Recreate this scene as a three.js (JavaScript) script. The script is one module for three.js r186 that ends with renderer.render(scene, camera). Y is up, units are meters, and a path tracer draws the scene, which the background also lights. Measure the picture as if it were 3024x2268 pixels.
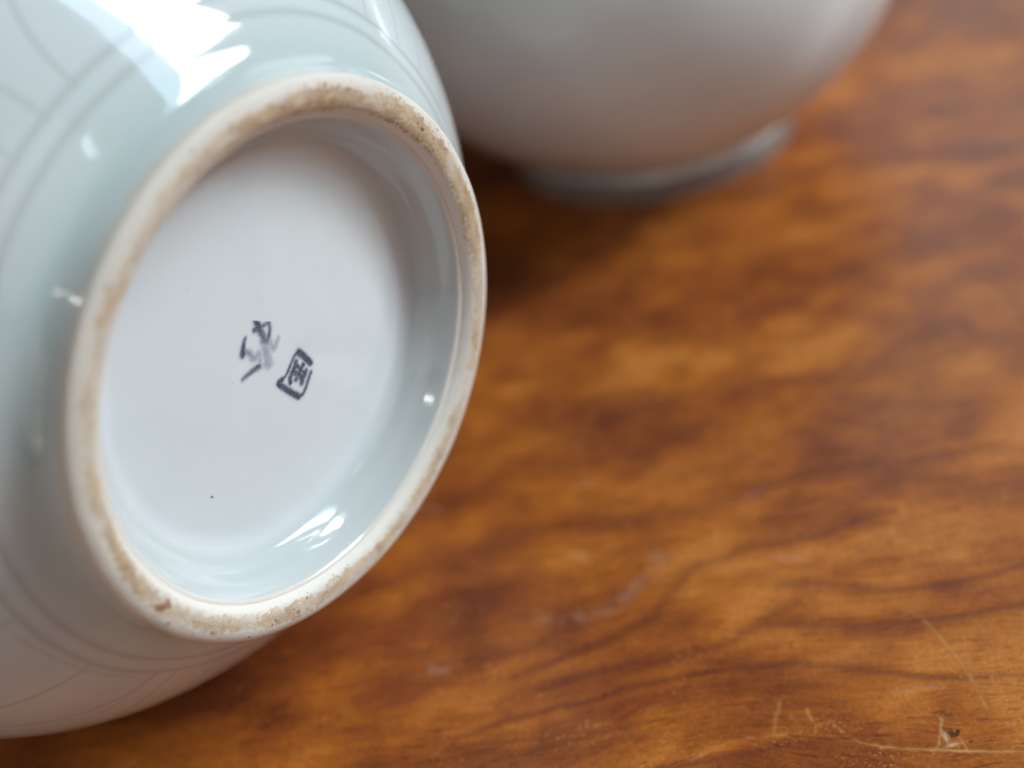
import * as THREE from 'three';
import { RoundedBoxGeometry } from 'three/addons/geometries/RoundedBoxGeometry.js';
import { RectAreaLightUniformsLib } from 'three/addons/lights/RectAreaLightUniformsLib.js';
import { mergeGeometries } from 'three/addons/utils/BufferGeometryUtils.js';

// ---------------------------------------------------------------- camera, room tone, exposure
const scene = new THREE.Scene();
const camera = new THREE.PerspectiveCamera(31, 4 / 3, 0.01, 20);
camera.position.set(0, 0.1736, 0);
camera.rotation.set(THREE.MathUtils.degToRad(-35), 0, THREE.MathUtils.degToRad(-14), 'XYZ');
camera.focus = 0.2005;
camera.userData.fStop = 7.2;
const renderer = new THREE.WebGLRenderer({ antialias: true });
renderer.setSize(1024, 768);
renderer.toneMapping = THREE.LinearToneMapping;
renderer.toneMappingExposure = 1.0;
renderer.shadowMap.enabled = true;
scene.background = new THREE.Color().setRGB(0.013, 0.0135, 0.014);   // the dim, even tone of the room around the table
RectAreaLightUniformsLib.init();

const MAIN = 25, STRIP = 4.6, FILL = 0.03, SIDE = 0.05, GAP = 4.5, FAR = 0.12;                         // power of the windows and of the added fill panels

// ---------------------------------------------------------------- helpers
const { clamp, smoothstep, lerp } = THREE.MathUtils;
let seed = 7;
const rnd = () => { seed = (seed + 0x6d2b79f5) | 0; let t = Math.imul(seed ^ (seed >>> 15), 1 | seed); t = (t + Math.imul(t ^ (t >>> 7), 61 | t)) ^ t; return ((t ^ (t >>> 14)) >>> 0) / 4294967296; };
const TAB = new Float32Array(65536); for (let i = 0; i < 65536; i++) TAB[i] = rnd() * 2 - 1;
const hash = (x, y) => TAB[((x * 73856093) ^ (y * 19349663) ^ ((x * 83492791 + y) >> 3)) & 65535];
function noise(x, y) {                                             // smooth value noise, -1..1
  const ix = Math.floor(x), iy = Math.floor(y), fx = x - ix, fy = y - iy, u = fx * fx * (3 - 2 * fx), v = fy * fy * (3 - 2 * fy);
  const a = hash(ix, iy), b = hash(ix + 1, iy), c = hash(ix, iy + 1), d = hash(ix + 1, iy + 1);
  return a + (b - a) * u + (c - a) * v + (a - b - c + d) * u * v;
}
const fbm = (x, y, n) => { let s = 0, a = 0.5; for (let i = 0; i < n; i++) { s += a * noise(x, y); x = x * 2.03 + 17.1; y = y * 2.03 + 5.3; a *= 0.5; } return s; };
const mix3 = (a, b, t) => [a[0] + (b[0] - a[0]) * t, a[1] + (b[1] - a[1]) * t, a[2] + (b[2] - a[2]) * t];
const toS = (c) => { c = clamp(c, 0, 1); return 255 * (c <= 0.0031308 ? 12.92 * c : 1.055 * Math.pow(c, 1 / 2.4) - 0.055); };
function colorTex(w, h, f, wrap = THREE.RepeatWrapping) {          // f(u, v) -> linear rgb (and alpha)
  const d = new Uint8Array(w * h * 4);
  for (let y = 0, k = 0; y < h; y++) for (let x = 0; x < w; x++, k += 4) {
    const c = f((x + 0.5) / w, (y + 0.5) / h);
    d[k] = toS(c[0]); d[k + 1] = toS(c[1]); d[k + 2] = toS(c[2]); d[k + 3] = c.length > 3 ? 255 * clamp(c[3], 0, 1) : 255;
  }
  const t = new THREE.DataTexture(d, w, h, THREE.RGBAFormat);
  t.colorSpace = THREE.SRGBColorSpace; t.magFilter = THREE.LinearFilter; t.wrapS = t.wrapT = wrap; t.needsUpdate = true;
  return t;
}
function valueTex(w, h, f, wrap = THREE.RepeatWrapping) {          // f(u, v) -> number, kept as floats
  const d = new Float32Array(w * h * 4);
  for (let y = 0, k = 0; y < h; y++) for (let x = 0; x < w; x++, k += 4) { d[k] = d[k + 1] = d[k + 2] = f((x + 0.5) / w, (y + 0.5) / h); d[k + 3] = 1; }
  const t = new THREE.DataTexture(d, w, h, THREE.RGBAFormat, THREE.FloatType);
  t.magFilter = THREE.LinearFilter; t.wrapS = t.wrapT = wrap; t.needsUpdate = true;
  return t;
}
function segDist(px, py, L) {                                      // distance to a polyline and the share of the way along it
  let best = 1e9, at = 0, n = L.length - 1;
  for (let i = 0; i < n; i++) {
    const [ax, ay] = L[i], [bx, by] = L[i + 1], dx = bx - ax, dy = by - ay, t = clamp(((px - ax) * dx + (py - ay) * dy) / (dx * dx + dy * dy), 0, 1);
    const q = Math.hypot(px - ax - t * dx, py - ay - t * dy);
    if (q < best) { best = q; at = (i + t) / n; }
  }
  return [best, at];
}
function smooth(L, n = 6) {                                        // the same polyline as a smooth curve
  const c = new THREE.CatmullRomCurve3(L.map(([x, y]) => new THREE.Vector3(x, y, 0)));
  return c.getPoints(n * (L.length - 1)).map((p) => [p.x, p.y]);
}
function part(name, geometry, material, parent, label) {
  const m = new THREE.Mesh(geometry, material);
  m.name = name; m.castShadow = m.receiveShadow = true;
  if (label) m.userData.label = label;
  parent.add(m);
  return m;
}
function thing(name, label, category, group) {
  const o = new THREE.Group();
  o.name = name; o.userData = { label, category };
  if (group) o.userData.group = group;
  scene.add(o);
  return o;
}

// ---------------------------------------------------------------- the table
const DARK = [[-31.2, -154.3], [-8.3, -154.8], [14.6, -154.9], [30, -153], [38, -150], [45, -146.4], [51.5, -143], [58, -140.8], [65.7, -138.9], [84, -135]];
const GRAIN = [                                                    // the grain lines one can follow: points in mm on the table top, half width, strength
  [DARK, 0.9, 0.75],
  [[[-20, -163], [2, -166.5], [12, -169], [16.8, -172.5], [20, -176.5], [25.2, -179.7], [35, -180], [42.5, -179.4], [60, -181]], 1.5, 0.7],
  [[[-6, -160.5], [12, -160], [24.5, -160.3], [31, -162.7], [40, -166]], 1.5, 0.65],
  [[[34, -170], [42.7, -167.5], [51.8, -163], [60.8, -161.1], [75.1, -160.8], [95, -158]], 1.2, 0.7],
  [[[28, -163], [36.4, -160.2], [53.4, -154.3], [71.4, -152.6], [95, -149]], 1.3, 0.65],
  [[[-10, -139.5], [16, -137.3], [25, -136.7], [32.9, -135.3]], 1.5, 0.8],
  [[[-40, -147], [-8, -148], [8, -147.6], [22, -146.6], [34, -143], [40, -141.4]], 0.7, 0.45],
  [[[-60, -206], [-20, -212], [10, -225], [40, -228], [70, -222], [110, -221]], 2.4, 0.5],
  [[[-60, -190], [-24, -196], [4, -199], [22, -194], [50, -196], [90, -189]], 2.0, 0.5],
  [[[60, -215], [75, -224], [88, -229], [97, -228]], 4.2, 0.75],
  [[[30, -250], [60, -252], [90, -262], [130, -262]], 4, 0.45],
  [[[48, -300], [80, -306], [130, -300]], 4, 0.5],
].map(([L, w, s]) => { const P = smooth(L); return { P, w, s, box: [Math.min(...P.map((q) => q[0])) - 8, Math.max(...P.map((q) => q[0])) + 8, Math.min(...P.map((q) => q[1])) - 14, Math.max(...P.map((q) => q[1])) + 14] }; });
const PALE = [                                                     // scratches and scuffs: points, half width, strength, 0 tan 1 milky
  [[[35.2, -139.9], [36.2, -136.6], [38, -134.2], [43, -131.4], [49.6, -128.9], [55, -127], [61, -125.2], [70, -122]], 0.24, 0.95, 0],
  [[[54.4, -158], [56.3, -153.3], [58.1, -143.3], [57.9, -133.4]], 0.25, 0.5, 0.2],
  [[[46.7, -141.7], [53.1, -140.8]], 0.28, 0.75, 1],
  [[[29.1, -145.6], [27.1, -141.7], [25.9, -138.7]], 0.3, 0.45, 0],
  [[[32.4, -142.9], [32.6, -139.3]], 0.3, 0.5, 0],
  [[[29.6, -142.7], [30.2, -139.4]], 0.3, 0.5, 0],
  [[[51.3, -135], [50, -132.4], [48.6, -130.2]], 0.2, 0.9, 0.3],
  [[[52, -131.1], [52.4, -127.1]], 0.2, 0.5, 0],
  [[[12.1, -138.3], [19.6, -140], [30.9, -138.5], [35.7, -139.7]], 0.3, 0.45, 0],
  [[[15, -185.5], [18.9, -183.1], [14, -179], [7, -174], [0, -174.2], [-7.3, -176.4]], 1.3, 0.3, 1],
  [[[37, -193.7], [41.3, -195.1]], 0.8, 0.3, 1],
  [[[-26, -216], [-19, -211]], 0.9, 0.4, 1],
  [[[6.5, -208.7], [11.4, -209]], 1.0, 0.35, 0.5],
  [[[2, -191], [6, -188]], 1.3, 0.5, 0],
  [[[-26, -171], [-22, -169]], 1.2, 0.35, 1],
  [[[38, -176], [43, -174.5]], 0.9, 0.45, 1],
  [[[44, -124], [47, -128.6], [49.5, -131]], 0.16, 0.5, 0],
].map(([L, w, s, k]) => { const P = smooth(L, 4); return { P, w, s, k, box: [Math.min(...P.map((q) => q[0])) - 4, Math.max(...P.map((q) => q[0])) + 4, Math.min(...P.map((q) => q[1])) - 4, Math.max(...P.map((q) => q[1])) + 4] }; });
const inBox = (x, y, b) => x > b[0] && x < b[1] && y > b[2] && y < b[3];
const bump2 = (x, y, cx, cy, sx, sy) => Math.exp(-(((x - cx) / sx) ** 2) - ((y - cy) / sy) ** 2);

const TX0 = -140, TZ0 = -400, TS = 340;                            // the texture covers this square of the table, in mm, and is mirrored beyond
const DEEP = [0.175, 0.040, 0.0105], RED = [0.295, 0.077, 0.0155], AMBER = [0.425, 0.123, 0.016], HONEY = [0.56, 0.19, 0.034], CHIP = [0.03, 0.018, 0.008], SCRATCH = [0.62, 0.30, 0.085], MILK = [0.42, 0.27, 0.21];
const WT = 2048, woodBump = new Float32Array(WT * WT * 4), woodRough = new Uint8Array(WT * WT * 4);
const woodMap = (() => {
  const d = new Uint8Array(WT * WT * 4);
  for (let j = 0, k = 0; j < WT; j++) for (let i = 0; i < WT; i++, k += 4) {
    const X = TX0 + TS * (i + 0.5) / WT, Z = TZ0 + TS * (j + 0.5) / WT;
    const wx = X + 4 * noise(X / 26, Z / 17), wz = Z + 3.2 * noise(X / 31 + 9, Z / 14) + 1.1 * noise(X / 9, Z / 6 + 4);
    const near = smoothstep(Z, -235, -170);
    let v = wz - 0.15 * wx + 8 * Math.exp(-(((X - 20) / 22) ** 2)) * near - 5 * Math.exp(-(((X - 40) / 16) ** 2)) * smoothstep(-Z, 160, 180) - 7 * bump2(X, Z, 8, -182, 15, 9);
    const u = X + 0.15 * Z;
    // broad bands, rings, then fine fibres and pores drawn out along the grain
    const broad = fbm(u / 60, v / 13 + 3, 2), ring = fbm(u / 45 + 5, v / 2.4, 3), fibre = fbm(u / 7, v / 0.55, 3), fleck = noise(u / 2.2, v / 0.32), grit = noise(X / 0.22, Z / 0.22) * 0.6 + noise(X / 0.45, Z / 0.4) * 0.4;
    const patch = fbm(X / 32 + 2, Z / 22 + 8, 3), mottle = fbm(X / 9 + 31, Z / 7, 3);
    let t = 0.47 + (0.12 + 0.16 * near) * broad + (0.05 + 0.12 * near) * ring + 0.10 * fibre + 0.60 * patch + 0.52 * mottle + 0.05 * fleck;
    t += 0.10 * smoothstep(X, 20, 70) + 0.42 * bump2(X, Z, 62, -136, 28, 17);
    let dark = 0;
    for (const g of GRAIN) if (inBox(X, Z, g.box)) {
      const [q, at] = segDist(X + 0.5 * noise(X / 5, Z / 5), Z + 0.6 * noise(X / 7 + 3, Z / 5), g.P), w = g.w * (0.75 + 0.35 * noise(X / 11, Z / 30));
      dark = Math.max(dark, g.s * Math.exp(-((q / w) ** 2)) * smoothstep(at, 0, 0.06) * smoothstep(1 - at, 0, 0.06));
      t += 0.18 * Math.exp(-(((q - 3.2 * w) / (1.6 * w)) ** 2)) * g.s;
    }
    t = clamp(t, 0, 1.05);
    let c = t < 0.38 ? mix3(DEEP, RED, t / 0.38) : t < 0.72 ? mix3(RED, AMBER, (t - 0.38) / 0.34) : mix3(AMBER, HONEY, Math.min(1, (t - 0.72) / 0.33));
    c = mix3(c, [0.15, 0.036, 0.017], dark * 0.68);
    c = mix3(c, HONEY, 0.75 * bump2(X, Z, 41.9, -151.5, 6, 2.2) + 0.3 * bump2(X, Z, 27, -207, 7, 3));
    const g2 = 1 + 0.34 * grit + 0.12 * fibre;
    c = [c[0] * g2, c[1] * g2, c[2] * g2];
    const pore = smoothstep(noise(u / 2.6 + 3, v / 0.24) + 0.25 * noise(X / 9, Z / 9), 0.52, 0.82);
    c = [c[0] * (1 - 0.34 * pore), c[1] * (1 - 0.38 * pore), c[2] * (1 - 0.38 * pore)];
    const glint = smoothstep(noise(X / 0.34 + 50, Z / 0.30) + 0.35 * noise(X / 5, Z / 3), 0.78, 1.1);  // gold glints on the grain, painted in as bright specks
    c = mix3(c, [0.72, 0.36, 0.10], 0.55 * glint);
    let h = 0.5 - 0.14 * pore + 0.10 * fibre + 0.05 * fleck + 0.03 * grit - 0.10 * dark, rough = 0.34 + 0.08 * patch + 0.05 * grit;
    for (const s of PALE) if (inBox(X, Z, s.box)) {
      const [q, at] = segDist(X + 0.12 * noise(X / 0.8, Z / 0.8), Z + 0.12 * noise(X / 0.8 + 9, Z / 0.8), s.P), a = s.s * Math.exp(-((q / s.w) ** 2)) * clamp(0.62 + 0.7 * noise(X / 1.6, Z / 1.6 + 7), 0, 1.1) * smoothstep(at, -0.02, 0.1) * smoothstep(1 - at, -0.02, 0.1);
      c = mix3(c, s.k > 0.6 ? MILK : mix3(SCRATCH, MILK, s.k), clamp(a, 0, 1)); h -= 0.35 * a; rough += 0.25 * a;
    }
    // the chipped nick with its splinter
    const nick = smoothstep(bump2(X + 0.3 * noise(X / 0.5, Z / 0.5), Z + 0.25 * noise(X / 0.6 + 4, Z / 0.5), 51.5, -131.6, 1.25, 0.62) + 0.6 * bump2(X, Z, 53.1, -129.4, 0.8, 0.3), 0.35, 0.7);
    c = mix3(c, CHIP, 0.8 * nick); h -= 0.9 * nick;
    const lip = bump2(X, Z, 50.1, -131.2, 0.3, 1.0) + bump2(X, Z, 50.6, -129.6, 1.0, 0.3);
    c = mix3(c, [0.78, 0.55, 0.34], clamp(0.75 * lip, 0, 1));
    d[k] = toS(c[0]); d[k + 1] = toS(c[1]); d[k + 2] = toS(c[2]); d[k + 3] = 255;
    woodBump[k] = woodBump[k + 1] = woodBump[k + 2] = h; woodBump[k + 3] = 1;
    woodRough[k] = woodRough[k + 1] = woodRough[k + 2] = 255 * clamp(rough, 0, 1); woodRough[k + 3] = 255;
  }
  const t = new THREE.DataTexture(d, WT, WT, THREE.RGBAFormat); t.colorSpace = THREE.SRGBColorSpace;
  return t;
})();
const woodBumpMap = new THREE.DataTexture(woodBump, WT, WT, THREE.RGBAFormat, THREE.FloatType), woodRoughMap = new THREE.DataTexture(woodRough, WT, WT, THREE.RGBAFormat);
for (const t of [woodMap, woodBumpMap, woodRoughMap]) { t.magFilter = THREE.LinearFilter; t.wrapS = t.wrapT = THREE.MirroredRepeatWrapping; t.needsUpdate = true; }
const wood = new THREE.MeshPhysicalMaterial({ map: woodMap, bumpMap: woodBumpMap, bumpScale: 0.00022, roughnessMap: woodRoughMap, roughness: 1, ior: 1.5, specularIntensity: 1 });
const table = thing('wooden_table', 'worn varnished wooden table top with orange brown grain and scratches under both vases', 'table');
table.position.set(0.05, 0, -0.42);
{
  const g = new RoundedBoxGeometry(1.5, 0.03, 1.1, 4, 0.004), p = g.attributes.position, uv = g.attributes.uv;
  g.translate(0, -0.015, 0);
  for (let i = 0; i < p.count; i++) uv.setXY(i, ((p.getX(i) + 0.05) * 1000 - TX0) / TS, ((p.getZ(i) - 0.42) * 1000 - TZ0) / TS + p.getY(i));
  part('table_top', g, wood, table);
}

// ---------------------------------------------------------------- the vases
// a surface turned on the wheel: profile of [radius, height] in mm; local +y runs from the foot to the mouth
function turned(profile, segs, { wobble = 0, uvOf, ripple = 0, off = 0, shift } = {}) {
  const n = profile.length, pos = [], uv = [], idx = [];
  for (let j = 0; j < n; j++) for (let i = 0; i <= segs; i++) {
    const a = (i % segs) / segs * Math.PI * 2, [r0, y0] = profile[j];
    const cx = Math.cos(a), cz = Math.sin(a);
    const r = r0 + wobble * (noise(cx * 2.1 + 7 + off, cz * 2.1 + y0 * 0.05) + 0.6 * noise(cx * 6 + 3 + off, cz * 6 + y0 * 0.09)) + ripple * noise(y0 * 0.9 + 2, 4 + cx * 0.5) ;
    const y = y0 + wobble * 0.7 * noise(cx * 3 + 31 + off, cz * 3 + 11);
    const e = shift ? shift(y0) : [0, 0];
    pos.push((r * cx + e[0]) / 1000, y / 1000, (r * cz + e[1]) / 1000);
    const t = uvOf ? uvOf(i / segs, r0, y0, j / (n - 1), a) : [i / segs, j / (n - 1)];
    uv.push(t[0], t[1]);
  }
  for (let j = 0; j < n - 1; j++) for (let i = 0; i < segs; i++) {
    const a = j * (segs + 1) + i, b = a + segs + 1;
    idx.push(a, b, a + 1, a + 1, b, b + 1);
  }
  const g = new THREE.BufferGeometry();
  g.setAttribute('position', new THREE.Float32BufferAttribute(pos, 3));
  g.setAttribute('uv', new THREE.Float32BufferAttribute(uv, 2));
  g.setIndex(idx);
  g.computeVertexNormals();
  const N = g.attributes.normal;                                   // close the seam
  for (let j = 0; j < n; j++) {
    const a = j * (segs + 1), b = a + segs, v = new THREE.Vector3(N.getX(a) + N.getX(b), N.getY(a) + N.getY(b), N.getZ(a) + N.getZ(b)).normalize();
    N.setXYZ(a, v.x, v.y, v.z); N.setXYZ(b, v.x, v.y, v.z);
  }
  for (let j = 0; j < n; j++) if (profile[j][0] < 8 && j > 3) for (let i = 0; i <= segs; i++) N.setXYZ(j * (segs + 1) + i, 0, Math.sign(N.getY((n - 8) * (segs + 1))) || -1, 0);   // a clean pole
  return g;
}
function curve(P, n) { return new THREE.CatmullRomCurve3(P.map(([r, y]) => new THREE.Vector3(r, y, 0)), false, 'centripetal').getPoints(n).map((p) => [Math.max(0, p.x), p.y]); }

// incised decoration on the lower body: two rings above the foot and lotus petals rising from the outer one
const VH = 66;                                                     // height in mm that the decoration texture covers
const petals = [];
{
  const add = (a, y1, bend, s) => petals.push({ a, y1, bend, s });
  add(141.5, 34, -14, 1.0); add(147.8, 30, 6, 0.9); add(155, 28, 2.5, 0.8); add(-131.7, 27, 0.8, 0.8); add(-112.6, 36, -5.5, 1.25); add(-97.4, 38, -14, 1.0); add(-97, 24, -0.5, 0.6); add(-92.7, 28, 3.5, 0.9);
  for (let a = 163; a < 224; a += 7.4) add(a + 2 * rnd(), 28 + 8 * rnd(), 5 * (rnd() - 0.5), 0.75);
  for (let a = -84; a < 128; a += 8.5) add(a + 2.5 * rnd(), 26 + 12 * rnd(), 8 * (rnd() - 0.5), 0.55);
}
function decoration(u, y) {                                        // depth of the cut lines, 0..1
  const deg = u * 360, wob = 0.14 * noise(Math.cos(deg / 57.3) * 2.5, Math.sin(deg / 57.3) * 2.5 + 5);
  const soft = (q, w) => Math.exp(-((q / w) ** 2));
  let s = 0.85 * soft(y - 9.2 - wob, 0.34) + 0.85 * soft(y - 10.95 - wob * 1.4, 0.34);
  if (deg > 225 && deg < 262) s = Math.max(s, 0.45 * soft(y - 11.9 + (deg - 243) * 0.012, 0.25) * smoothstep(deg, 228, 236) * smoothstep(262 - deg, 0, 8));
  if (y > 10.6 && y < 48) for (const p of petals) {
    if (y > p.y1 + 4) continue;
    const t = (y - 11) / 16, a = p.a + p.bend * t * t, dd = ((deg - a + 540) % 360) - 180;
    if (Math.abs(dd) > 4) continue;
    const r = 48 + (y - 11) * 0.6;
    s = Math.max(s, Math.min(1, p.s * 1.0) * soft(dd / 57.3 * r, 0.30) * smoothstep(p.y1 + 4 - y, 0, 6));
  }
  return s;
}
const GLAZE = [0.63, 0.70, 0.715], POOL = [0.50, 0.60, 0.595], CUT = [0.40, 0.455, 0.45], PEACH = [0.72, 0.58, 0.42], PASTE = [0.78, 0.745, 0.68];
const bodyMap = colorTex(2048, 1024, (u, v) => {
  const y = v * VH, a = u * Math.PI * 2, cx = Math.cos(a), cz = Math.sin(a);
  let c = mix3(GLAZE, [0.665, 0.725, 0.745], 0.5 + 0.5 * fbm(cx * 3 + 5, cz * 3 + y * 0.06, 3));
  c = mix3(c, POOL, 0.85 * Math.exp(-(((y - 5.6) / 2.2) ** 2)) + 0.12 * Math.exp(-(((y - 8) / 3) ** 2)));
  c = mix3(c, CUT, 0.62 * decoration(u, y));
  const edge = 1.45 + 0.25 * noise(cx * 7, cz * 7 + 3) + 0.15 * noise(cx * 30, cz * 30);
  c = mix3(c, PEACH, 0.55 * Math.exp(-(((y - edge - 0.35) / 0.7) ** 2)) * (0.7 + 0.5 * noise(cx * 3 + 9, cz * 3)));
  c = mix3(c, PASTE, smoothstep(edge - y, -0.25, 0.25));
  const pin = noise(u * 900, y * 2.6 + 40); if (pin > 0.965) c = mix3(c, [0.25, 0.22, 0.19], 0.35 * (pin - 0.965) / 0.035);
  return c;
});
bodyMap.wrapT = THREE.ClampToEdgeWrapping;
const bodyBump = valueTex(2048, 1024, (u, v) => {
  const y = v * VH, a = u * Math.PI * 2, cx = Math.cos(a), cz = Math.sin(a);
  return 0.5 - 0.12 * decoration(u, y) + 0.10 * noise(cx * 11 + 4, cz * 11 + y * 0.22) + 0.03 * noise(cx * 40, cz * 40 + y * 0.8);
});
bodyBump.wrapT = THREE.ClampToEdgeWrapping;
const marks = [
  [[118.6, 8.79], [120, 8.94], [120.9, 9.29], [122, 9.27], [122.6, 9.07], [123.5, 8.99], [123.8, 8.79], [123.9, 8.39], [123.4, 8.02], [122.1, 7.77]],
  [[122.5, 12.6], [123.3, 12.16], [123.9, 11.66], [124, 11.12]], [[124.6, 11.34], [125.1, 11.42], [125.9, 11.23], [125.7, 11.1], [126.1, 10.93], [125.9, 10.62], [126.3, 10.17], [126.7, 9.8], [127.6, 9.49], [127.8, 9.15]],
  [[128.1, 7.23], [126.8, 7.23], [125.8, 7.13], [125, 6.86]], [[121.4, 8.5], [121.0, 8.42]], [[120.2, 10.1], [120.1, 10.05]], [[122.9, 10.3], [122.8, 10.25]],
].map((L) => smooth(L.map(([d, y]) => [d * 0.79, y]), 5));
const markData = new Uint8Array(2048 * 1024 * 4).fill(255);
for (let j = 80; j < 230; j++) for (let i = 640; i < 760; i++) {
  const x = (i + 0.5) / 2048 * 360 * 0.79, y = (j + 0.5) / 1024 * VH;
  let q = 9; for (const L of marks) q = Math.min(q, segDist(x + 0.06 * noise(x * 5, y * 5), y + 0.06 * noise(x * 5 + 4, y * 5), L)[0]);
  markData[(j * 2048 + i) * 4 + 3] = 255 * (1 - 0.93 * Math.exp(-((q / 0.15) ** 2)) * clamp(0.8 + 0.4 * noise(x * 2, y * 2), 0, 1));
}
const markMap = new THREE.DataTexture(markData, 2048, 1024, THREE.RGBAFormat);
markMap.magFilter = THREE.LinearFilter; markMap.wrapS = THREE.RepeatWrapping; markMap.needsUpdate = true;
const footShade = new THREE.MeshPhysicalMaterial({ color: new THREE.Color().setRGB(0.24, 0.18, 0.15), roughness: 0.45, ior: 1.5 });  // pinkish brown, darkened to carry the shade under the standing body
const whiteGlaze = new THREE.MeshPhysicalMaterial({ color: new THREE.Color().setRGB(0.72, 0.765, 0.775), roughness: 0.09, ior: 1.6 });
const glaze = new THREE.MeshPhysicalMaterial({ specularIntensityMap: markMap, map: bodyMap, bumpMap: bodyBump, bumpScale: 0.00016, roughness: 0.07, ior: 1.6 });

// unglazed foot rim: u round the ring, v from the outer glaze edge to the inner one
const rimStain = (u, v) => {
  const deg = ((u * 360 + 180) % 360) - 180, a = u * Math.PI * 2, cx = Math.cos(a), cz = Math.sin(a);
  const upper = smoothstep(-Math.abs(deg - 85), -75, -20), lower = smoothstep(-Math.abs(deg + 100), -70, -15);
  const mid = 0.56 + 0.05 * noise(cx * 5, cz * 5 + 2) - 0.02 * lower, wd = 0.15 + 0.05 * noise(cx * 9 + 3, cz * 9) + 0.08 * upper + 0.03 * lower;
  let s = smoothstep(wd - Math.abs(v - mid) + 0.06 * noise(u * 260, v * 9) + 0.06 * noise(u * 620, v * 22) + 0.03 * noise(u * 1300, v * 44), -0.01, 0.035);
  s *= 0.62 + 0.50 * noise(u * 46, v * 2 + 8) + 0.35 * noise(u * 160, v * 6) + 0.45 * upper + 0.25 * lower;
  return [clamp(s, 0, 1), deg];
};
const rimSpots = [];
for (let i = 0; i < 150; i++) { const z = rnd(), deg = z < 0.36 ? 60 + 55 * rnd() : z < 0.8 ? -135 + 75 * rnd() : 360 * rnd(); rimSpots.push([((deg + 360) % 360) / 360, 0.2 + 0.65 * rnd(), 0.12 + 0.3 * rnd() * rnd(), 0.3 + 0.6 * rnd(), rnd()]); }
rimSpots.push([(70.8) / 360, 0.52, 0.42, 1, 0], [(73) / 360, 0.5, 0.3, 0.8, 1], [(360 - 121) / 360, 0.50, 0.7, 1, 1], [(360 - 122.2) / 360, 0.44, 0.7, 0.9, 1], [(360 - 120.2) / 360, 0.60, 0.8, 0.8, 1], [(360 - 124) / 360, 0.40, 0.34, 0.8, 1], [(360 - 119.5) / 360, 0.6, 0.5, 0.7, 1], [(360 - 120.4) / 360, 0.68, 0.5, 0.7, 1], [(360 - 86) / 360, 0.42, 0.34, 0.8, 1], [(360 - 85) / 360, 0.5, 0.3, 0.8, 0], [(360 - 78) / 360, 0.5, 0.4, 0.7, 0], [(360 - 117) / 360, 0.3, 0.36, 0.7, 0], [(360 - 92) / 360, 0.24, 0.36, 0.8, 0], [108 / 360, 0.62, 1.0, 0.5, 0.6], [104.5 / 360, 0.6, 1.1, 0.55, 0.6], [101 / 360, 0.64, 0.9, 0.5, 0.6]);
const RIMW = 2048, RIMH = 256, RLEN = 9.2;
const rimMap = colorTex(RIMW, RIMH, (u, v) => {
  const [s, deg] = rimStain(u, v), a = u * Math.PI * 2, cx = Math.cos(a), cz = Math.sin(a);
  let c = mix3(PASTE, [0.70, 0.66, 0.585], 0.5 + 0.5 * noise(cx * 8, cz * 8 + v * 3));
  c = mix3(c, [0.80, 0.775, 0.72], smoothstep(v, 0.74, 0.86));
  const tan = mix3([0.67, 0.505, 0.315], [0.44, 0.285, 0.15], clamp(0.5 + 0.55 * noise(u * 120, v * 5) + 0.3 * noise(u * 500, v * 18), 0, 1));
  c = mix3(c, tan, 0.85 * s);
  const grit = noise(u * 1100, v * 42); c = mix3(c, [0.86, 0.76, 0.60], 0.55 * smoothstep(grit, 0.5, 0.9) * s); c = mix3(c, [0.26, 0.17, 0.09], 0.55 * smoothstep(-grit, 0.62, 0.95) * s);
  for (const [su, sv, r, k, rust] of rimSpots) {
    let du = u - su; du -= Math.round(du); const q = Math.hypot(du * 235, (v - sv) * RLEN); if (q > 1.8) continue;
    const f = k * smoothstep(r - q + 0.16 * noise(u * 1700, v * 60), -0.05, 0.12);
    if (f > 0) c = mix3(c, rust > 0.55 ? [0.30, 0.125, 0.045] : [0.09, 0.075, 0.06], 0.8 * f);
  }
  return c;
});
rimMap.wrapT = THREE.ClampToEdgeWrapping;
const rimBump = valueTex(RIMW, RIMH, (u, v) => 0.5 + 0.25 * noise(u * 700, v * 26) + 0.2 * noise(u * 1500, v * 56) + 0.3 * noise(u * 150, v * 6) - 0.25 * rimStain(u, v)[0]);
rimBump.wrapT = THREE.ClampToEdgeWrapping;
const biscuit = new THREE.MeshPhysicalMaterial({ map: rimMap, bumpMap: rimBump, bumpScale: 0.00006, roughness: 0.72, specularIntensity: 0.5 });

// glazed hollow inside the foot, mapped flat from below: 70 mm square
const wellMap = colorTex(1024, 1024, (u, v) => {
  const x = (u - 0.5) * 70, z = (v - 0.5) * 70, r = Math.hypot(x, z);
  let c = mix3([0.76, 0.84, 0.875], [0.73, 0.81, 0.845], 0.5 + 0.5 * fbm(x / 12, z / 12 + 5, 3));
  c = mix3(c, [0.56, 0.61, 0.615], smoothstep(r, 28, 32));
  c = mix3(c, PASTE, smoothstep(r, 34.5, 34.75));
  const pin = noise(x * 2.4, z * 2.4 + 90) * 0.7 + 0.3 * noise(x * 5, z * 5);
  if (pin > 0.93 && r < 30) c = mix3(c, [0.38, 0.36, 0.34], 0.6 * smoothstep(pin, 0.93, 0.97));
  for (const [px, pz, pr] of [[-5.0, -21.38, 0.27], [-17.2, 8.08, 0.13], [-5.5, -4.6, 0.11]]) c = mix3(c, [0.10, 0.09, 0.09], 0.9 * smoothstep(pr - Math.hypot(x - px, (z - pz) * 1.5), -0.08, 0.08));
  return c;
}, THREE.ClampToEdgeWrapping);
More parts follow.
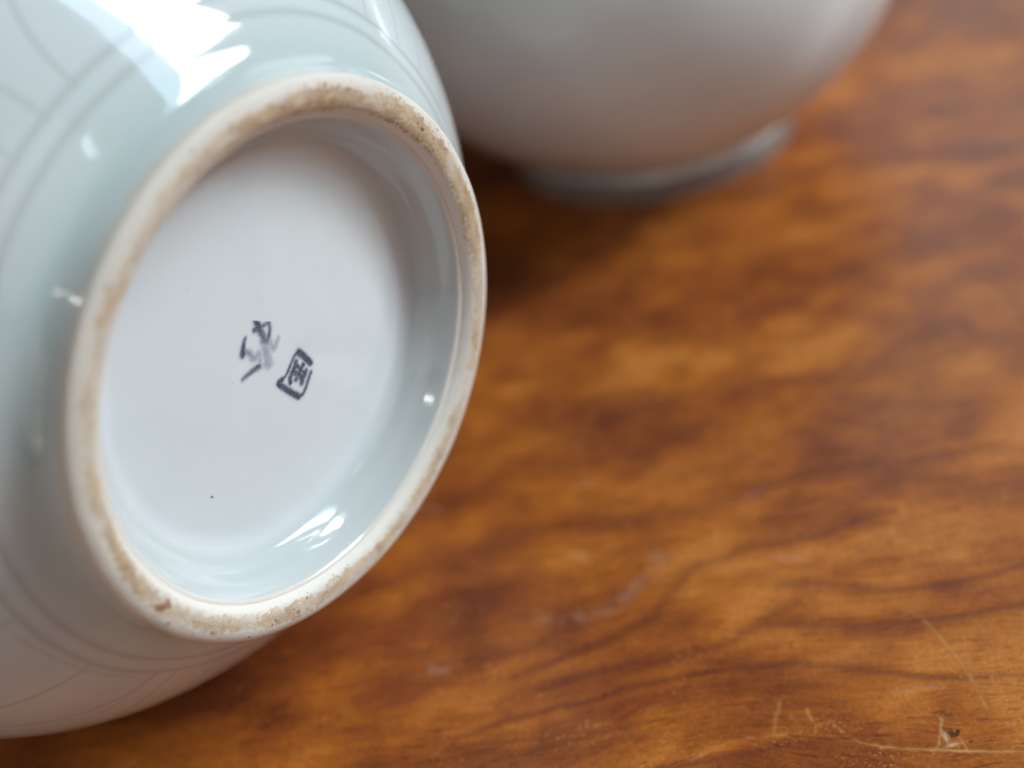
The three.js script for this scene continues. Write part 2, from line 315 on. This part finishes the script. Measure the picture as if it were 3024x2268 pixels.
const wellBump = valueTex(1024, 1024, (u, v) => { const x = (u - 0.5) * 70, z = (v - 0.5) * 70, r = Math.hypot(x, z); return 0.5 + 0.16 * noise(x / 5, z / 5) + 0.05 * noise(x / 1.6, z / 1.6) + 0.25 * noise(r / 1.9, 3 + Math.atan2(z, x) * 0.4) * smoothstep(r, 26, 31); }, THREE.ClampToEdgeWrapping);
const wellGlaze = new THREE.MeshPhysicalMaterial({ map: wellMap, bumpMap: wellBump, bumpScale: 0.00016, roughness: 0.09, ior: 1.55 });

// cobalt mark: brush strokes in mm on the bottom (x, z), drawn as alpha
const AF = (x, y) => [0.0168534 * x + 0.0034842 * y - 13.83436, 0.000246518 * x - 0.012091 * y + 8.78985];
const brush = [
  [[[560, 368], [574, 430], [590, 480]], 32, 26, 0.95], [[[545, 515], [585, 495], [610, 520]], 22, 26, 0.8], [[[600, 490], [655, 455], [715, 422]], 16, 13, 0.85], [[[715, 425], [722, 500], [710, 570], [690, 640]], 13, 24, 0.75],
  [[[600, 510], [635, 570], [655, 640]], 30, 26, 0.72], [[[640, 640], [690, 655]], 30, 26, 0.55], [[[655, 660], [675, 760], [690, 850], [705, 930]], 34, 40, 0.36], [[[824, 610], [795, 690], [770, 740], [735, 690], [715, 650]], 12, 26, 0.36],
  [[[432, 620], [414, 690], [405, 755], [402, 810]], 10, 30, 0.9], [[[400, 820], [440, 785], [485, 800], [520, 860], [550, 850]], 24, 18, 0.5], [[[550, 860], [585, 790], [600, 850], [600, 930]], 18, 16, 0.38], [[[400, 1112], [450, 1062], [520, 1005], [590, 960]], 11, 26, 0.75], [[[590, 955], [660, 935], [745, 925]], 24, 18, 0.3],
];
const seal = [
  [[[1080, 775], [1150, 830], [1235, 915]], 30, 27, 0.95], [[[1055, 785], [1010, 860], [965, 970], [920, 1070], [868, 1125]], 12, 11, 0.9], [[[868, 1125], [832, 1160], [850, 1190], [930, 1245], [1010, 1300], [1085, 1342]], 24, 27, 0.95], [[[1090, 1340], [1140, 1305], [1170, 1240], [1205, 1130], [1240, 1030]], 16, 14, 0.88],
  [[[1050, 900], [1030, 960], [1000, 1040], [975, 1100], [978, 1160]], 24, 20, 0.9], [[[1000, 1030], [1060, 1050], [1110, 1075], [1150, 1090]], 24, 22, 0.88], [[[1140, 935], [1105, 1000], [1080, 1060], [1050, 1120]], 22, 22, 0.9], [[[1178, 1010], [1145, 1080], [1122, 1165]], 20, 24, 0.9], [[[1060, 950], [1110, 1000], [1165, 1060]], 18, 17, 0.85], [[[1090, 1060], [1115, 1110], [1125, 1160]], 17, 16, 0.9],
];
function inkPatch(strokes, x0, z0, size) {
  const S = strokes.map(([L, w0, w1, a]) => [smooth(L.map(([x, y]) => AF(x, y)), 5), w0 * 0.0175 + 0.05, w1 * 0.0175 + 0.05, a]);
  const map = colorTex(512, 512, (u, v) => {
    const x = x0 + size * u + 0.07 * noise(u * 60, v * 60), z = z0 + size * v + 0.07 * noise(u * 60 + 7, v * 60);
    let a = 0, halo = 0;
    for (const [P, w0, w1, k] of S) {
      const [q, at] = segDist(x, z, P), w = lerp(w0, w1, at);
      a = Math.max(a, k * smoothstep(w - q, -0.30 - 0.4 * (1 - k), 0.32 + 0.2 * (1 - k))); halo = Math.max(halo, k * Math.exp(-((q / (w + 0.3)) ** 2)));
    }
    a = clamp(a * (0.86 + 0.22 * noise(u * 90, v * 90) + 0.12 * noise(u * 30, v * 30 + 5)) + 0.10 * halo, 0, 1);
    const c = mix3([0.21, 0.25, 0.40], [0.042, 0.056, 0.12], smoothstep(a, 0.3, 0.9));
    return [c[0], c[1], c[2], a];
  }, THREE.ClampToEdgeWrapping);
  const g = new THREE.PlaneGeometry(size / 1000, size / 1000, 12, 12), p = g.attributes.position;
  const pos = [], uv = [];
  for (let i = 0; i < p.count; i++) {
    const x = x0 + size / 2 + p.getX(i) * 1000, z = z0 + size / 2 + p.getY(i) * 1000;
    pos.push(x / 1000, (wellFloor(Math.hypot(x, z)) - 0.06) / 1000, z / 1000); uv.push((x - x0) / size, (z - z0) / size);
  }
  g.setAttribute('position', new THREE.Float32BufferAttribute(pos, 3)); g.setAttribute('uv', new THREE.Float32BufferAttribute(uv, 2));
  g.computeVertexNormals();
  return [g, new THREE.MeshPhysicalMaterial({ map, transparent: true, roughness: 0.09, ior: 1.55 })];
}
const wellFloor = (r) => 9.3 - 0.15 * Math.max(0, 1 - (r / 26) ** 2);

function makeVase(name, label, { rf, a, b, c, wall, off, skin = glaze, lean = [0, 0] }) {
  const o = thing(name, label, 'vase', undefined), k = rf / 40, ell = (y) => a * Math.sqrt(Math.max(0, 1 - ((y - c) / b) ** 2));
  // outer wall of the foot, the groove above it, the swelling body up to the shoulder
  const y1 = wall[wall.length - 1][1], shift = (y) => { const f = smoothstep(9.5 - y, 0, 5.5); return [lean[0] * f, lean[1] * f]; }, whole = () => lean;
  const low = curve([...wall, [ell(y1 + 0.8), y1 + 0.8], [ell(y1 + 1.7), y1 + 1.7], [ell(y1 + 3), y1 + 3]], 70);
  const prof = skin === glaze ? low.slice() : low.filter((q) => q[1] > y1 - 2.2);
  if (skin !== glaze) part('foot_ring', turned(low.filter((q) => q[1] < y1 - 1.9), 300, { wobble: 0.08, off }), footShade, o, 'pinkish brown foot ring with shade put into its dark colour');
  for (let y = y1 + 3.6; y < c + b * 0.86; y += y < 30 ? 0.8 : 1.6) prof.push([ell(y), y]);
  const body = turned(prof, 360, { wobble: 0.10, off, shift, uvOf: (u, r, y) => [u, y / VH] });
  part('body', body, skin, o);
  // neck, mouth and the inside of the neck
  const ys = prof[prof.length - 1][1], rs = prof[prof.length - 1][0];
  const neck = turned(curve([[rs, ys], [rs - 4.5, ys + 2.4], [rs - 8, ys + 6.5], [rs - 8.6, ys + 14], [rs - 7.6, ys + 20], [rs - 3.6, ys + 26]], 40), 160, { wobble: 0.06, off, uvOf: (u) => [u, 1] });
  part('neck', neck, skin, o);
  const lip = turned(curve([[rs - 3.6, ys + 26], [rs - 2.4, ys + 27.4], [rs - 3.6, ys + 28.6], [rs - 6.2, ys + 27], [rs - 10.2, ys + 20], [rs - 11.4, ys + 13], [rs - 10.4, ys + 5], [rs - 4, ys - 2], [a * 0.8, c + b * 0.4], [a * 0.92, c], [a * 0.8, c - b * 0.5], [20, 16], [0, 14]], 90), 120, { uvOf: (u) => [u, 1] });
  part('mouth', lip, skin, o);
  const rim = turned(curve([[39.8, 1.2], [39.6, 0.7], [38.9, 0.25], [38.1, 0.03], [37.2, 0], [36.4, 0.06], [35.6, 0.35], [35.0, 0.9], [34.55, 1.6]].map(([r, y]) => [r * k, y]), 44), 720, { wobble: 0.09, off, shift });
  part('foot_rim', rim, biscuit, o, 'bare unglazed foot rim with tan and rusty stains');
  const well = [[34.55, 1.6], [34.1, 1.75], [33.7, 2.4], [33.2, 3.6], [32.8, 4.6], [32.3, 5.45], [31.75, 6.25], [31.3, 7.0], [30.45, 8.1], [29.0, 8.95], [27.4, 9.25], [25.5, 9.3]].map(([r, y]) => [r * k, y]);
  const inner = curve(well, 60);
  for (let r = 24.5; r > 0; r -= 1.5) inner.push([r * k, wellFloor(r)]);
  inner.push([0, wellFloor(0)]);
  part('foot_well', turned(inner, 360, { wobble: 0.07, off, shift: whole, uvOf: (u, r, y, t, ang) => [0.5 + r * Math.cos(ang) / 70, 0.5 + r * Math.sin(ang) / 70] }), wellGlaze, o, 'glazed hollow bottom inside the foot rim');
  return o;
}
const lying = makeVase('porcelain_vase', 'pale celadon porcelain vase lying on its side showing its foot rim and blue mark', { rf: 40.8, a: 74.4, b: 60.2, c: 56.1, wall: [[40.596, 1.2], [40.65, 2.0], [40.82, 3.2], [41.12, 4.4], [41.6, 5.5], [42.3, 6.35], [43.4, 7.18]], off: 0, lean: [0.5, -0.55] });
lying.position.set(-0.02641, 0.07076, -0.16299);
lying.quaternion.setFromRotationMatrix(new THREE.Matrix4().makeBasis(new THREE.Vector3(0.53755, -0.5873, -0.60508), new THREE.Vector3(-0.7133, 0.066, -0.69775), new THREE.Vector3(0.44972, 0.80668, -0.38344)));
part('brushed_mark', ...inkPatch(brush, -6, -7, 11), lying, 'smudged blue brushed character on the vase bottom');
part('seal_mark', ...inkPatch(seal, 1.2, -10, 12), lying, 'dark blue square seal with a character inside it');
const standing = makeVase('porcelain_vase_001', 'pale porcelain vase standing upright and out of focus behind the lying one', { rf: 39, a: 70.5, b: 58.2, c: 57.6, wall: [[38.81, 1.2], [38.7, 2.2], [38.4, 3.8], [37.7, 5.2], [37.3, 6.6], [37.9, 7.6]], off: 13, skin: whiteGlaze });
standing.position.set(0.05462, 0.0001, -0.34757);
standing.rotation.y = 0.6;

// ---------------------------------------------------------------- the window that lights the table, and added fill panels
const bar = (w, h, d, x, y, z = 0) => new RoundedBoxGeometry(w, h, d, 2, 0.006).translate(x, y, z);
function windowAt(name, label, at, X, Y, Z) {
  const o = thing(name, label, 'window');
  o.position.copy(at);
  o.quaternion.setFromRotationMatrix(new THREE.Matrix4().makeBasis(X, Y, Z));
  return o;
}
function lightPane(o, name, x, y, w, h, color, power, glow) {      // a glowing pane and its light just in front of it
  part(name, new THREE.BoxGeometry(w, h, 0.004).translate(x, y, 0), new THREE.MeshStandardMaterial({ color: 0x999999, emissive: color, emissiveIntensity: glow, roughness: 0.4 }), o);
  const l = new THREE.RectAreaLight(color, power, w, h);
  l.name = name + '_glow'; l.position.set(x, y, 0.006); l.rotation.y = Math.PI;
  o.add(l);
}
const frameMat = new THREE.MeshStandardMaterial({ color: new THREE.Color().setRGB(0.5, 0.48, 0.45), roughness: 0.6 });
{
  // seen in the glaze: a tall window in the wall to the right, its sill 0.6 m above the table, the pale blue strip along its near jamb
  const o = windowAt('bright_window', 'tall bright window with a pale blue side strip reflected in the lying vase', new THREE.Vector3(2.68, 1.12, -0.18), new THREE.Vector3(0, 0, 1), new THREE.Vector3(0, 1, 0), new THREE.Vector3(-1, 0, 0));
  const white = new THREE.Color().setRGB(0.90, 0.975, 1.0), blue = new THREE.Color().setRGB(0.56, 0.79, 1.0), H = 2.6;
  o.rotateZ(0.11);
  lightPane(o, 'window_pane', -0.16, H / 2, 1.22, H, white, MAIN, 1);
  lightPane(o, 'side_pane', 0.655, H / 2, 0.386, H, blue, STRIP, 1);
  part('window_frame', mergeGeometries([bar(0.08, H + 0.16, 0.06, -0.812, H / 2), bar(0.08, H + 0.16, 0.06, 0.89, H / 2), bar(1.6, 0.07, 0.06, 0.039, -0.037), bar(1.6, 0.07, 0.06, 0.039, H + 0.037)]), frameMat, o);
  part('sill', new RoundedBoxGeometry(1.9, 0.05, 0.2, 2, 0.01).translate(-0.011, -0.12, 0.03), frameMat, o);
}
{
  // unseen curtain added to cut an uneven edge into the window's reflection
  const t = thing('added_curtain', 'added curtain giving the reflected window its uneven edge', 'curtain'), pos = [], idx = [], nx = 60, ny = 160;
  for (let j = 0; j <= ny; j++) for (let i = 0; i <= nx; i++) {
    const v = j / ny, u = i / nx, edge = -0.105 + 0.10 * (v - 0.1) + 0.012 * Math.sin(v * 15 + 1) + 0.0012 * noise(v * 26, 8), z = lerp(-0.46, edge - 0.17, u);
    pos.push(2.58 + 0.04 * Math.sin(u * 30 + 1.5 * noise(v * 3, u * 4)), 0.6 + v * 3.25, 0.19 + 2.2 * (z - 0.10));
  }
  for (let j = 0; j < ny; j++) for (let i = 0; i < nx; i++) { const a = j * (nx + 1) + i; idx.push(a, a + 1, a + nx + 1, a + 1, a + nx + 2, a + nx + 1); }
  const g = new THREE.BufferGeometry(); g.setAttribute('position', new THREE.Float32BufferAttribute(pos, 3)); g.setIndex(idx); g.computeVertexNormals();
  part('cloth', g, new THREE.MeshStandardMaterial({ color: new THREE.Color().setRGB(0.6, 0.6, 0.58), roughness: 0.9, side: THREE.DoubleSide }), t);
  part('added_rod', new THREE.CylinderGeometry(0.015, 0.015, 2.1, 16).rotateX(Math.PI / 2).translate(2.58, 3.87, -0.4), frameMat, t);
}
{
  // added broad, dim fill panel on the left, behind the camera
  const c = new THREE.Vector3(-0.52, 0.12, 0.85).normalize(), X = new THREE.Vector3(0, 1, 0).cross(c.clone().negate()).normalize(), Y = c.clone().negate().cross(X);
  const o = windowAt('fill_panel', 'added broad dim fill panel across the room to the left', new THREE.Vector3(-0.05, 0.05, -0.16).addScaledVector(c, 2.2), X, Y, c.clone().negate());
  lightPane(o, 'window_pane', 0, 0.15, 2.4, 1.3, new THREE.Color().setRGB(1.0, 0.985, 0.97), FILL, 0.5);
  part('window_frame', mergeGeometries([bar(0.06, 1.44, 0.05, -1.23, 0.15), bar(0.06, 1.44, 0.05, 1.23, 0.15), bar(2.39, 0.06, 0.05, 0, -0.53), bar(2.39, 0.06, 0.05, 0, 0.83)]), frameMat, o);
}
{
  // added fill panel to the right of the camera, beside a narrow bright gap
  const c = new THREE.Vector3(0.80, 0.30, 0.54).normalize(), X = new THREE.Vector3(0, 1, 0).cross(c.clone().negate()).normalize(), Y = c.clone().negate().cross(X);
  const o = windowAt('fill_panel_001', 'added pale fill panel to the right beside a narrow bright gap', new THREE.Vector3(-0.04, 0.09, -0.15).addScaledVector(c, 1.7), X, Y, c.clone().negate());
  const pale = new THREE.Color().setRGB(0.97, 0.985, 1.0);
  lightPane(o, 'bright_gap', 0.03, 0.14, 0.055, 0.26, new THREE.Color().setRGB(0.86, 0.94, 1.0), GAP, 1);
  lightPane(o, 'window_pane', 0.54, 0.05, 0.9, 1.2, pale, SIDE, 0.5);
  part('window_frame', mergeGeometries([bar(0.03, 1.34, 0.05, -0.04, 0.05), bar(0.06, 1.34, 0.05, 1.03, 0.05), bar(1.0, 0.06, 0.05, 0.49, -0.59), bar(1.0, 0.06, 0.05, 0.49, 0.69)]), frameMat, o);
}
{
  // added light panel beyond the standing vase, for its shadow and table sheen
  const c = new THREE.Vector3(0.52, 0.46, -0.72).normalize(), X = new THREE.Vector3(0, 1, 0).cross(c.clone().negate()).normalize(), Y = c.clone().negate().cross(X);
  const o = windowAt('far_fill_panel', 'added fill panel beyond the standing vase giving a soft sheen to the table', new THREE.Vector3(0.02, 0.06, -0.26).addScaledVector(c, 1.7), X, Y, c.clone().negate());
  lightPane(o, 'window_pane', 0, 0, 0.9, 1.0, new THREE.Color().setRGB(0.95, 0.985, 1.0), FAR, 1);
  part('window_frame', mergeGeometries([bar(0.06, 1.14, 0.05, -0.48, 0), bar(0.06, 1.14, 0.05, 0.48, 0), bar(0.89, 0.06, 0.05, 0, -0.53), bar(0.89, 0.06, 0.05, 0, 0.53)]), frameMat, o);
}
// small lamps whose reflections glint on the foot of the lying vase
function lamp(name, label, at, color, power, glow, size, group) {
  const o = thing(name, label, 'lamp', group);
  o.position.copy(at);
  part('bulb', new THREE.SphereGeometry(size, 24, 16), new THREE.MeshStandardMaterial({ color: 0xffffff, emissive: color, emissiveIntensity: glow }), o);
  part('lamp_holder', new THREE.CylinderGeometry(size * 0.55, size * 0.7, size * 1.4, 20).translate(0, size * 1.6, 0), frameMat, o);
  const l = new THREE.PointLight(color, power); l.name = name + '_light'; l.shadow.radius = size / 0.02 * 0.8; l.castShadow = true; o.add(l);
}
const aim = (x, y, z, d) => new THREE.Vector3(x, y, z).normalize().multiplyScalar(d).add(new THREE.Vector3(-0.05, 0.075, -0.155));
[[-0.76, 0.60, 0.06], [-0.62, 0.68, 0.30], [-0.36, 0.70, 0.62]].forEach(([x, y, z], i) => lamp('ceiling_spot' + (i ? '_00' + i : ''), ['leftmost of three small white lamps glinting on the vase foot', 'middle one of three small white lamps glinting on the vase foot', 'rightmost of three small white lamps glinting on the vase foot'][i], aim(x, y, z, 1.7), new THREE.Color().setRGB(1, 0.95, 0.87), 0.012, 26, 0.042, 'small ceiling lamps'));
[[-0.72, -0.02, 0.69], [-0.80, -0.02, 0.60], [-0.90, -0.015, 0.44]].forEach(([x, y, z], i) => lamp('hanging_bulb' + (i ? '_00' + i : ''), ['rightmost of three warm bulbs glinting low on the vase foot', 'middle one of three warm bulbs glinting low on the vase foot', 'leftmost of three warm bulbs glinting low on the vase foot'][i], aim(x, y, z, 2.2), new THREE.Color().setRGB(1, 0.75, 0.46), 0.006, 6, 0.034, 'small warm bulbs'));

renderer.render(scene, camera);
